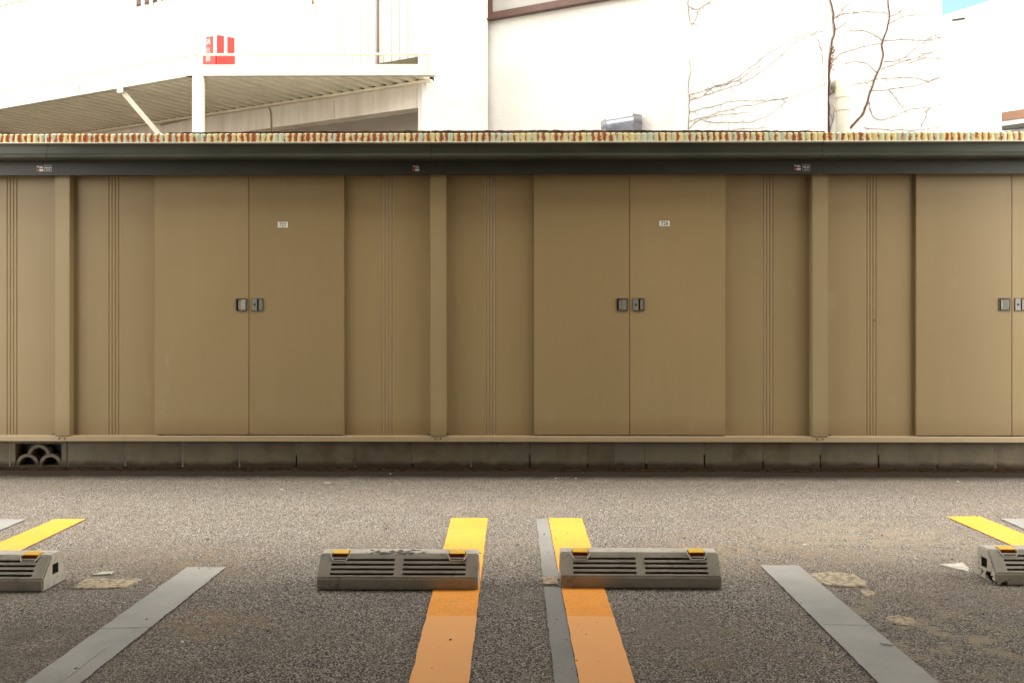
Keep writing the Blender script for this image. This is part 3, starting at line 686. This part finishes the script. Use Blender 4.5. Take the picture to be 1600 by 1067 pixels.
# ================================================================ WHITE BUILDING BEHIND
D0 = 8.4
WA = WallLine(680, D0*390/385, 320, D0*390/330)
WBk = WallLine(762, 9.1, 1052, 8.22)
WC = WallLine(1073, 8.30, 1293, 8.30)
WDd = WallLine(1293, 8.45, 1472, 8.42)
ZS = CH + 390/F*D0; TOP = 5.2; ZLOW = CH+(342/381.6)*(ZS-CH)
bld = empty('apartment_building', WC.pz(900, 0), 'white rendered building rising behind the sheds', 'building')
def wallseg(name, wl, u0, u1, z0, z1, mat, th=.25, off=0.0, parent=bld, lab=None):
    bm = bmesh.new(); q = [wl.pz(u0, z0, off), wl.pz(u1, z0, off), wl.pz(u1, z1, off), wl.pz(u0, z1, off)]
    slab(bm, q, wl.n, th); o = obj(name, bm, mat, parent)
    if lab: o['label'] = lab
    return o
# wall A above walkway: vertical ribbed panels
bm = bmesh.new(); n = 90; ua = -260.0; P0 = WA.pz(675, 0); P1 = WA.pz(ua, 0); Lw = (P1-P0).length; k = int(Lw/.09); pts = []
for i in range(k):
    s = Lw*i/k; e = Lw/k
    pts += [(s, 0), (s+e*.8, 0), (s+e*.84, -.012), (s+e*.96, -.012)]
pts.append((Lw, 0)); dirA = (P1-P0).normalized()
lo = [bm.verts.new(P0+dirA*s+WA.n*o_+Vector((0, 0, ZS+.04))) for s, o_ in pts]; hi = [bm.verts.new(P0+dirA*s+WA.n*o_+Vector((0, 0, TOP))) for s, o_ in pts]
for i in range(len(pts)-1): bm.faces.new((lo[i], lo[i+1], hi[i+1], hi[i]))
obj('ribbed_wall', bm, M['clad'], bld)
wallseg('skirting', WA, 600, -260, ZS+.09, CH+1.103*(ZS-CH), M['olive'], .02, .012) if False else wallseg('skirting', WA, 658, 560, ZS+.09, CH+1.103*(ZS-CH), M['olive'], .02, .012)
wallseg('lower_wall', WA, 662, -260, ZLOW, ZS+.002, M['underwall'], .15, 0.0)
wallseg('flute_shade', WA, 676, -260, ZS+.003, ZS+.075, M['crack'], .02, -.03)  # near-black strip standing in for the shade inside the deck flutes
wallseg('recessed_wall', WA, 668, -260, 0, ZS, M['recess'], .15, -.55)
# vertical panel joints under the walkway
for u in (467, 522, 583, 651, 400):
    bm = bmesh.new(); p = WA.pz(u, ZLOW+.005, .001); bar(bm, p, p+Vector((0, 0, ZS-ZLOW-.05)), .004, .002)
    obj('panel_joint', bm, M['recess'], bld)
# corner pier and the main walls
PW = WallLine(660, 8.52, 762, 9.03)
wallseg('corner_wall', PW, 659.5, 762, 0, TOP, M['stucco'], .06)
wallseg('window_wall', WBk, 755, 1060, 0, TOP, M['stucco'], .25)
PB = WallLine(1052, 8.18, 1074, 8.18); wallseg('pilaster', PB, 1052, 1073, 0, TOP, M['stucco'], .5)
wallseg('plain_wall', WC, 1070, 1293, 0, TOP, M['stucco'], .3)
wallseg('end_wall', WDd, 1290, 1472, 0, TOP, M['stucco'], 5.0)
# roof over the whole block
bm = bmesh.new(); rp = [WA.pz(-260, TOP), WA.pz(660, TOP), PW.pz(762, TOP), PB.pz(1052, TOP), WC.pz(1293, TOP), WDd.pz(1472, TOP), WDd.pz(1472, TOP)+Vector((0, 6, 0)), WA.pz(-260, TOP)+Vector((0, 4, 0))]
prism(bm, rp, (0, 0, .15)); obj('roof', bm, M['stucco'], bld)
# brown sliding window in wall B
def wq(wl, u0, v0, u1, v1, off): return wl
zb = WBk.p(762, 30, .05).z; u1w = 1015
win = None
bm = bmesh.new(); zt = zb+1.1
def frame_bar(bm, wl, ua_, ub_, z0, z1, off, th):
    q = [wl.pz(ua_, z0, off), wl.pz(ub_, z0, off), wl.pz(ub_, z1, off), wl.pz(ua_, z1, off)]; slab(bm, q, wl.n, th)
frame_bar(bm, WBk, 762, u1w, zb, zb+.035, .05, .05); frame_bar(bm, WBk, 762, u1w, zt-.04, zt, .05, .05)
frame_bar(bm, WBk, 762, 767, zb+.035, zt-.04, .05, .05); frame_bar(bm, WBk, u1w-5, u1w, zb+.035, zt-.04, .05, .05)
frame_bar(bm, WBk, 760, u1w+2, zb-.014, zb-.002, .075, .07)
win = obj('window', bm, M['winframe'], bld)
bm = bmesh.new()
frame_bar(bm, WBk, 768, 892, zb+.037, zb+.062, .035, .02); frame_bar(bm, WBk, 888, 895, zb+.063, zt-.04, .035, .02); frame_bar(bm, WBk, 897, u1w-6, zb+.037, zb+.060, .022, .015)
obj('sash', bm, M['winframe'], win)
bm = bmesh.new(); frame_bar(bm, WBk, 767, u1w-5, zb+.036, zt-.04, .018, .008); obj('pane', bm, M['glass'], win)
# barred-off window in the ribbed wall
zb = WA.p(208, 12).z; bm = bmesh.new()
frame_bar(bm, WA, 208, 222, zb, zb+.9, .04, .04); frame_bar(bm, WA, 296, 300, zb, zb+.9, .04, .04); frame_bar(bm, WA, 222, 296, zb, zb+.03, .04, .04); frame_bar(bm, WA, 222, 296, zb+.87, zb+.9, .04, .04)
w2 = obj('window', bm, mottled('dark_window_frame', (.06, .035, .03), .1), bld); bm = bmesh.new(); frame_bar(bm, WA, 222, 296, zb+.03, zb+.87, .02, .01); obj('pane', bm, M['glass'], w2)
# joints, downpipe
bm = bmesh.new(); p = WA.pz(474.5, ZS+.06, .004); bar(bm, p, p+Vector((0, 0, 3)), .006, .004); obj('panel_joint', bm, M['recess'], bld)
bm = bmesh.new(); p = WA.pz(590.5, ZS+.06, .03); tube(bm, [p, p+Vector((0, 0, 3))], .0125, 10); dp = obj('downpipe', bm, M['mauve'], None, True); tag(dp, 'thin grey downpipe on the ribbed wall above the walkway', 'pipe')
bm = bmesh.new(); p = WA.p(487, 3, .03); bmesh.ops.create_uvsphere(bm, u_segments=12, v_segments=8, radius=.02, matrix=Matrix.Translation(p)); box(bm, p.x-.012, p.x+.012, p.y, p.y+.05, p.z-.01, p.z+.01)
tag(obj('wall_hook', bm, M['leafdead'], None), 'small round rusty fixture high on the ribbed wall', 'wall fixture')
# cable under the walkway
cp = [WA.p(u, v, .012) for u, v in ((250, 196), (320, 180.5), (360, 173), (400, 164.5), (412, 164), (420, 169), (423, 180), (423.5, 215))]
bm = bmesh.new(); tube(bm, smooth_path(cp, 6), .006, 6)
tag(obj('cable', bm, mottled('cable_sheath', (.30, .22, .15), .1), None, True), 'thin cable bending down the wall under the walkway', 'cable')

# ================================================================ WALKWAY
OL = WallLine(301, D0, 0, D0*390/338)
cA = WD(301, HZ, D0); cA.z = 0; rE = WD(681, HZ, D0-.02); rE.z = 0
lE = OL.pz(-260, 0); wl_r = WA.pz(677, 0); wl_l = WA.pz(-260, 0)
wk = empty('elevated_walkway', (cA.x, cA.y, 0), 'cream steel walkway with railing on a post behind the sheds', 'walkway')
H = Vector((0, 0, 1)); bz0, bz1 = ZS, CH+407/F*D0
# deck plate with ribs running square to the wall
bm = bmesh.new()
along = (wl_l-wl_r).normalized(); per = -WA.n        # per points towards the wall? make it point to the wall
origin = wl_r
Ltot = (wl_l-wl_r).length; pitch = .125; N = int(Ltot/pitch)
dOL = (OL.a-WA.a).dot(WA.n)                         # distance of outer beam from wall
def outer(s):                                        # reach of the deck from wall at distance s along it
    # outer boundary: frontal beam cA-rE, then line OL
    P = wl_r+along*s; best = None
    for (a, b) in ((rE, cA), (cA, lE)):
        d = (b-a); n2 = Vector((WA.n.x, WA.n.y)); det = n2.x*(-d.y)-n2.y*(-d.x)
        if abs(det) < 1e-9: continue
        rx, ry = a.x-P.x, a.y-P.y
        t = (rx*(-d.y)-ry*(-d.x))/det; q = (n2.x*ry-n2.y*rx)/det
        if -0.001 <= q <= 1.001 and t > 0: best = t if best is None else min(best, t)
    return best or .02
for i in range(N):
    prof_ = [(0, .05), (.028, .05), (.040, 0), (.092, 0), (.105, .05), (.125, .05)]
    ring = []
    for (s, z) in prof_:
        ss = i*pitch+s; a = wl_r+along*ss; b = a+WA.n*max(.02, outer(ss)-.03)
        ring.append((bm.verts.new(a+WA.n*.02+H*(ZS+z)), bm.verts.new(b+H*(ZS+z))))
    for p, q in zip(ring, ring[1:]): bm.faces.new((p[0], q[0], q[1], p[1]))
obj('deck_plate', bm, M['soffit'], wk)
bm = bmesh.new(); prism(bm, [rE+H*(ZS+.05)+Vector((-.03, .02, 0)), cA+H*(ZS+.05)+Vector((.0, .03, 0)), lE+H*(ZS+.05)+Vector((0, .03, 0)), wl_l+H*(ZS+.05), wl_r+H*(ZS+.05)], (0, 0, .04)); obj('deck_floor', bm, M['soffit'], wk)
# edge beams
bm = bmesh.new(); y_ = cA.y
zc = (bz0+bz1)/2; hh = bz1-bz0
bar(bm, cA+H*zc+Vector((-.05, 0, 0)), rE+H*zc+Vector((-.02, 0, 0)), .06, hh); obj('edge_beam', bm, M['steel_w'], wk)
bm = bmesh.new(); bar(bm, cA+H*zc, lE+H*zc, .06, hh); obj('edge_beam', bm, M['steel_w'], wk)
bm = bmesh.new(); p = WD(677, 113, D0-.02); box(bm, p.x-.03, p.x+.022, p.y-.045, p.y+.02, bz0-.005, bz1+.008); obj('beam_end', bm, M['steel_w'], wk)
# wall-side angle
bm = bmesh.new(); bar(bm, wl_r+WA.n*.03+H*(ZS-.012), wl_l+WA.n*.03+H*(ZS-.012), .05, .02); obj('wall_angle', bm, M['soffit'], wk)
bm = bmesh.new()
for uu in (60,):
    a = WA.pz(uu, ZS-.05, .03); b = a+WA.n*(dOL-.05); bar(bm, a, b, .12, .09)
obj('cross_beam', bm, M['steel_w'], wk)
# rails and balusters
zl = CH+424/F*D0; zt = zl+.86
for nm, z, r in (('lower_rail', zl, .011), ('handrail', zt, .019)):
    bm = bmesh.new(); e = Vector((-.06, 0, 0)); 
    tube(bm, [lE+H*z, cA+H*z, rE+H*z+e], r, 10); obj(nm, bm, M['steel_w'], wk, True)
def balus(a, b, step, skip):
    n = int((b-a).length/step)
    for i in range(n+1):
        p = a+(b-a)*(i/n)
        if skip(p): continue
        bm = bmesh.new(); bar(bm, p+H*(zl+.005), p+H*(zt-.01), .020, .020, (0, 1, 0)); obj('baluster', bm, M['steel_b'], wk)
nvis = lambda p: (p.z+0) > 1e9 or (800+F*((p.x*ca+p.y*sa)/(p.y*ca-p.x*sa)) < -30)
sh = Vector((.012, 0, 0)); balus(cA+sh, rE+Vector((-.08, 0, 0)), .0925, nvis); balus(cA+(lE-cA).normalized()*.1, lE, .105, nvis)
for (uu, w_) in ((104, .04),):
    p = OL.pz(uu, 0); bm = bmesh.new(); bar(bm, p+H*(bz0+.02), p+H*zt, w_, w_, (0, 1, 0)); obj('rail_post', bm, M['steel_w'], wk)
bm = bmesh.new(); bar(bm, cA+H*(bz1-.02)+Vector((0, -.002, 0)), cA+H*zt, .05, .05, (0, 1, 0)); obj('rail_post', bm, M['steel_w'], wk)
bm = bmesh.new(); c0 = cA+Vector((.052, .0, 0)); tube(bm, [c0, c0+H*(bz0+.0)], .053, 24); obj('column', bm, M['steel_w'], wk, True)
pa = OL.p(193, 145); pb = WD(246, 207, 8.9); bm = bmesh.new(); bar(bm, pa, pb+(pb-pa)*.4, .045, .012, (0, 1, 0)); obj('brace', bm, M['steel_w'], wk)
bm = bmesh.new(); q = OL.p(191, 141, .0); box(bm, q.x-.03, q.x+.025, q.y-.045, q.y+.03, q.z-.035, q.z+.03); obj('brace_bracket', bm, M['steel_w'], wk)
# rust streaks on beam
bm = bmesh.new()
rr = random.Random(5)
for i in range(16):
    u = rr.choice([92, 118, 122, 128, 133, 137, 172, 187, 196])+rr.uniform(-3, 3); z1_ = bz1-rr.uniform(0.0, .04); p = OL.pz(u, z1_, .0315); l = rr.uniform(.015, .05); w_ = rr.uniform(.002, .006)
    t_ = OL.t*w_; bm.faces.new([bm.verts.new(k) for k in (p-t_, p+t_, p+t_*.3-H*l, p-t_*.3-H*l)])
o = obj('rust_streaks', bm, mottled('rust_streak', (.20, .13, .08), .3, 20), wk)
# red extinguisher cabinet
bx = WD(341, 100, 8.62); zf = ZS+.09; zt_ = CH+455/F*8.62
el = Vector((-.17, .085, 0)); er = Vector((.125, .095, 0)); b0 = Vector((bx.x, bx.y, zf))
cab = empty('fire_extinguisher_cabinet', b0, 'red fire extinguisher cabinet standing on the walkway behind the railing', 'cabinet')
bm = bmesh.new(); prism(bm, [b0, b0+er, b0+er+el, b0+el], (0, 0, zt_-zf)); obj('cabinet_body', bm, M['redbox'], cab, bevel=.003)
nl = el.cross(Vector((0, 0, 1))).normalized(); nl = nl if nl.y < 0 else -nl
bm = bmesh.new(); a = b0+nl*.004+el*.12+H*.02; prism(bm, [a, a+el*.82, a+el*.82+H*(zt_-zf-.04), a+H*(zt_-zf-.04)], nl*.006); dr = obj('cabinet_door', bm, M['redbox'], cab, bevel=.0015)
rz = math.atan2(-el.y, -el.x)
for i, ch in enumerate('消火器'):
    c = b0+nl*.0125+el*.58+H*(zt_-zf-.055-.074*i)
    text_mesh('lettering', ch, .062, M['whst'], dr, c, rz)
bm = bmesh.new(); c = b0+nl*.014+el*.86+H*.03; box(bm, c.x-.008, c.x+.008, c.y-.006, c.y+.006, c.z-.025, c.z+.035); obj('latch', bm, M['black'], dr)

# ================================================================ VENT HOOD, PIPE
hp = WD(971, 190, 8.35)
hood = empty('vent_hood', (hp.x, hp.y, hp.z), 'small galvanised vent hood on the white wall just above the shed roof', 'vent hood')
def hsec(u, v0, d, r, sy=1.0):
    c = WD(u, v0, d); out = []
    for k in range(15):
        a = R(-20+k*220/14); out.append(Vector((c.x, c.y-math.cos(a-R(0))*r*1.0, c.z+math.sin(a)*r*sy)))
    out.append(Vector((c.x, c.y+r, c.z-.22))); out.append(Vector((c.x, c.y-r*.9, c.z-.22)))
    return out
def loft(bm, secs):
    rs = [[bm.verts.new(p) for p in s] for s in secs]
    for a, b in zip(rs, rs[1:]):
        for k in range(len(a)): bm.faces.new((a[k], a[(k+1) % len(a)], b[(k+1) % len(a)], b[k]))
    bm.faces.new(rs[0][::-1]); bm.faces.new(rs[-1])
bm = bmesh.new(); loft(bm, [hsec(945, 199, 8.42, .058), hsec(957, 197.5, 8.40, .060), hsec(989, 192.5, 8.34, .064)]); obj('hood_shell', bm, M['galv'], hood, False)
bm = bmesh.new(); loft(bm, [hsec(989.5, 190.5, 8.33, .071), hsec(1002, 192, 8.33, .068)]); obj('end_cap', bm, mottled('dull_zinc', (.12, .12, .125), .2, 20, .55, .3), hood)
bm = bmesh.new(); loft(bm, [hsec(940, 201, 8.43, .064), hsec(946, 198.5, 8.42, .068)]); obj('end_cap', bm, mottled('dull_zinc_b', (.18, .18, .19), .2, 20, .5, .3), hood)
pp = WD(1317, 150, 8.30); r = .063; P_ = Vector((pp.x, pp.y, 0))
zt_ = WD(1317, 140, 8.3).z
pipe = empty('wall_pipe', P_, 'thick cream plastic pipe with an elbow against the ivy-stemmed wall', 'pipe')
bm = bmesh.new(); tube(bm, [P_+H*1.5, P_+H*zt_]+[P_+H*(zt_+.06*math.sin(R(a)))+Vector((0, .06*(1-math.cos(R(a))), 0)) for a in (20, 40, 60, 80, 90)]+[P_+H*(zt_+.06)+Vector((0, .2, 0))], r*.9, 24); obj('pipe_body', bm, M['pvc'], pipe, True)
for v in (153, 173):
    z = WD(1317, v, 8.3).z; bm = bmesh.new(); tube(bm, [P_+H*(z-.006), P_+H*(z-.004), P_+H*(z+.07), P_+H*(z+.072)], [r*.9, r, r, r*.9], 24); obj('coupling', bm, M['pvc'], pipe, False)
tag(bpy.data.objects[pipe.name], 'thick cream plastic pipe with an elbow against the vine-covered wall')

# ================================================================ VINES
def vine(wl, stem, branches, label, r0=.008, leaves=None):
    root = empty('climbing_vine', wl.pz(stem[-1][0], 1.6, .01), label, 'vine', 'bare vines on the white wall')
    def path(pts, rad, bmx, off=.008, jit=.006, n=8):
        P = smooth_path([wl.p(u, v, off) for u, v in pts], n)
        P = [p + wl.t*jit*noise.noise(p*14) + H*jit*noise.noise(p*14+Vector((3, 3, 3))) for p in P]
        m = len(P)-1; tube(bmx, P, [rad*(1-.45*i/m)*(1+.25*noise.noise(p*40)) for i, p in enumerate(P)], 5)
        return P
    bm = bmesh.new(); path(stem[::-1], r0, bm, .010, .012, 10); obj('stem', bm, M['vine'], root)
    rr = random.Random(len(branches)*7+int(stem[0][0]))
    for b in branches:
        bm = bmesh.new(); P = path(b, max(.0026, r0*.30), bm, .005, .012)
        for i in range(2, len(P)-2, 4):                     # side twigs
            if rr.random() < .85:
                a = P[i]; d = (wl.t*rr.uniform(-1, 1)+H*rr.uniform(-.6, 1)).normalized()*rr.uniform(.02, .09)
                tube(bm, [a, a+d*.5+H*rr.uniform(-.01, .01), a+d], [.0019, .0016, .0010], 4)
        obj('branch', bm, M['vine_th'], root)
    if leaves:
        bm = bmesh.new()
        for (u, v, n) in leaves:
            for i in range(n):
                c = wl.p(u+rr.uniform(-3, 3), v+rr.uniform(-6, 6), rr.uniform(.01, .04)); s = rr.uniform(.008, .016)
                q = Matrix.Rotation(rr.uniform(0, 6), 3, Vector((rr.uniform(-1, 1), rr.uniform(-1, 1), rr.uniform(-1, 1))).normalized())
                bm.faces.new([bm.verts.new(c+q@Vector(k)*s) for k in ((-1, 0, 0), (0, -.7, .2), (1, 0, 0), (0, .7, .2))])
        obj('withered_leaves', bm, M['leafdead'], root)
vine(WDd, [(1295, -20), (1301, 22), (1304, 48), (1300, 66), (1297, 85), (1296, 110), (1294.5, 150), (1294.5, 212)],
     [[(1304, 30), (1320, 12), (1338, -5)], [(1304, 48), (1318, 40), (1325, 34)], [(1299, 100), (1312, 86), (1340, 75), (1378, 68)], [(1296, 150), (1305, 140), (1322, 128)],
      [(1297, 205), (1303, 185), (1306, 170)], [(1303, 30), (1318, 22), (1345, 22)]],
     'bare vine climbing the wall corner with a clump of withered leaves', .011, [(1301, 79, 16), (1299, 92, 14), (1300, 104, 14)])
vine(WDd, [(1386, -20), (1388, 10), (1391, 25), (1384, 50), (1379, 68), (1379, 88), (1371, 115), (1362, 140), (1352, 172), (1341, 186), (1329, 200)],
     [[(1391, 26), (1410, 15), (1424, -6)], [(1388, 21), (1350, 18), (1332, 23)], [(1379, 66), (1366, 54), (1342, 48), (1328, 50)], [(1379, 66), (1420, 62), (1445, 64), (1471, 57)],
      [(1380, 98), (1408, 92), (1435, 72), (1458, 56), (1471, 60)], [(1376, 108), (1398, 100), (1430, 90), (1452, 82), (1470, 78)], [(1371, 115), (1350, 98), (1320, 99)],
      [(1362, 142), (1400, 138), (1440, 131), (1471, 120)], [(1358, 160), (1366, 184), (1390, 185), (1420, 172), (1450, 168), (1471, 163)], [(1372, 124), (1346, 130), (1330, 134)],
      [(1385, 40), (1404, 30), (1425, 24), (1448, 25)], [(1375, 124), (1420, 121), (1450, 127), (1470, 122)], [(1350, 200), (1400, 204), (1440, 203), (1471, 198)], [(1440, 200), (1447, 180), (1452, 168)],
      [(1390, 140), (1402, 158), (1412, 170)], [(1420, 100), (1440, 92), (1470, 92)]],
     'thick zigzag bare vine slanting down to the cream pipe', .0095)
vine(WC, [(1076, 215), (1076, 190), (1077, 160), (1076, 130), (1079, 112), (1078, 95)][::-1],
     [[(1077, 176), (1118, 165), (1150, 158), (1200, 157), (1240, 150), (1292, 131)], [(1077, 190), (1130, 174), (1180, 163), (1232, 153)], [(1077, 150), (1110, 138), (1148, 124), (1180, 100), (1210, 78), (1240, 62), (1270, 51), (1290, 49)],
      [(1078, 157), (1130, 140), (1172, 124), (1215, 92), (1245, 66), (1275, 52)], [(1100, 190), (1150, 191), (1190, 186), (1230, 158)], [(1077, 200), (1100, 185), (1140, 178), (1175, 176)], [(1120, 137), (1160, 122), (1190, 100)],
      [(1100, 150), (1112, 138), (1140, 132)], [(1110, 205), (1150, 203), (1200, 200)], [(1280, 60), (1286, 90), (1289, 130)]],
     'spreading thin vine with long curved shoots on the plain wall', .0035)
vine(WC, [(1075, -20), (1075, 10), (1078, 30), (1083, 38)][::-1], [[(1083, 38), (1088, 26), (1094, 14), (1106, 6), (1124, -6)], [(1076, 12), (1092, 14), (1110, 2)], [(1075, 35), (1066, 37), (1060, 36)]],
     'short vine twig at the upper end of the pilaster', .0035)

# ================================================================ FAR BUILDINGS AT THE RIGHT
fb = WallLine(1440, 22, 1800, 17.8)
far = empty('far_building', fb.pz(1500, 0), 'white building far behind at the right edge under the blue sky', 'building')
zt_ = fb.p(1472, 25).z
wallseg('wall', fb, 1440, 1900, 0, zt_, M['stucco'], 3.0, 0, far)
bm = bmesh.new(); bar(bm, fb.p(1488, 32, .02), fb.p(1507, 29, .02), .03, .03); obj('vent_slot', bm, M['black'], far)
nh = WallLine(1565, 14, 1700, 13.2)
hs = empty('neighbour_house', nh.pz(1600, 0), 'low house with a brown roof strip at the right edge', 'building')
zA, zB, zC, zD = nh.p(1565, 176).z, nh.p(1565, 189).z, nh.p(1565, 197.5).z, nh.p(1565, 204).z
def seg(nm, z0, z1, mat, off, th=.4): 
    bm = bmesh.new(); q = [nh.pz(1565, z0, off), nh.pz(1720, z0, off), nh.pz(1720, z1, off), nh.pz(1565, z1, off)]; slab(bm, q, nh.n, th); obj(nm, bm, mat, hs)
seg('roof', zB, zA, M['tileroof'], 0, 2); seg('fascia', zC, zB-.003, M['stucco'], -.02, 1.9); seg('gutter', zD, zC-.003, mottled('dark_gutter', (.05, .05, .035), .2), .03, .1); seg('wall', 0, zD-.003, M['stucco'], -.1, 1.8)

# ================================================================ UNSEEN BUILDING OVER THE VIEWER (inferred cover; walls and extents set for its shade)
pk = empty('unseen_shade_building', (0, -2, 0), 'unseen concrete building on columns roofing the parking bays, shaped for its shade', 'building')
PX0, PX1, PY0, PY1 = -4.0, 3.95, -6.0, 4.8
bm = bmesh.new(); box(bm, PX0, PX1, PY0, PY1, 2.72, 4.5); obj('upper_storey', bm, M['deckbld'], pk)
bm = bmesh.new(); box(bm, PX0, PX1, PY0-.2, PY0, 0, 4.5); obj('shade_back_wall', bm, M['deckbld'], pk)
for xa_, yb_ in ((PX0, 2.9), (PX1-.2, 2.7)):
    bm = bmesh.new(); box(bm, xa_, xa_+.2, PY0, yb_, 0, 2.718); obj('shade_side_wall', bm, M['deckbld'], pk)
for x in (-3.8, 3.75):
    for y in (4.4,):
        bm = bmesh.new(); box(bm, x-.2, x+.2, y-.2, y+.2, 0, 2.72); obj('column', bm, M['deckbld'], pk)
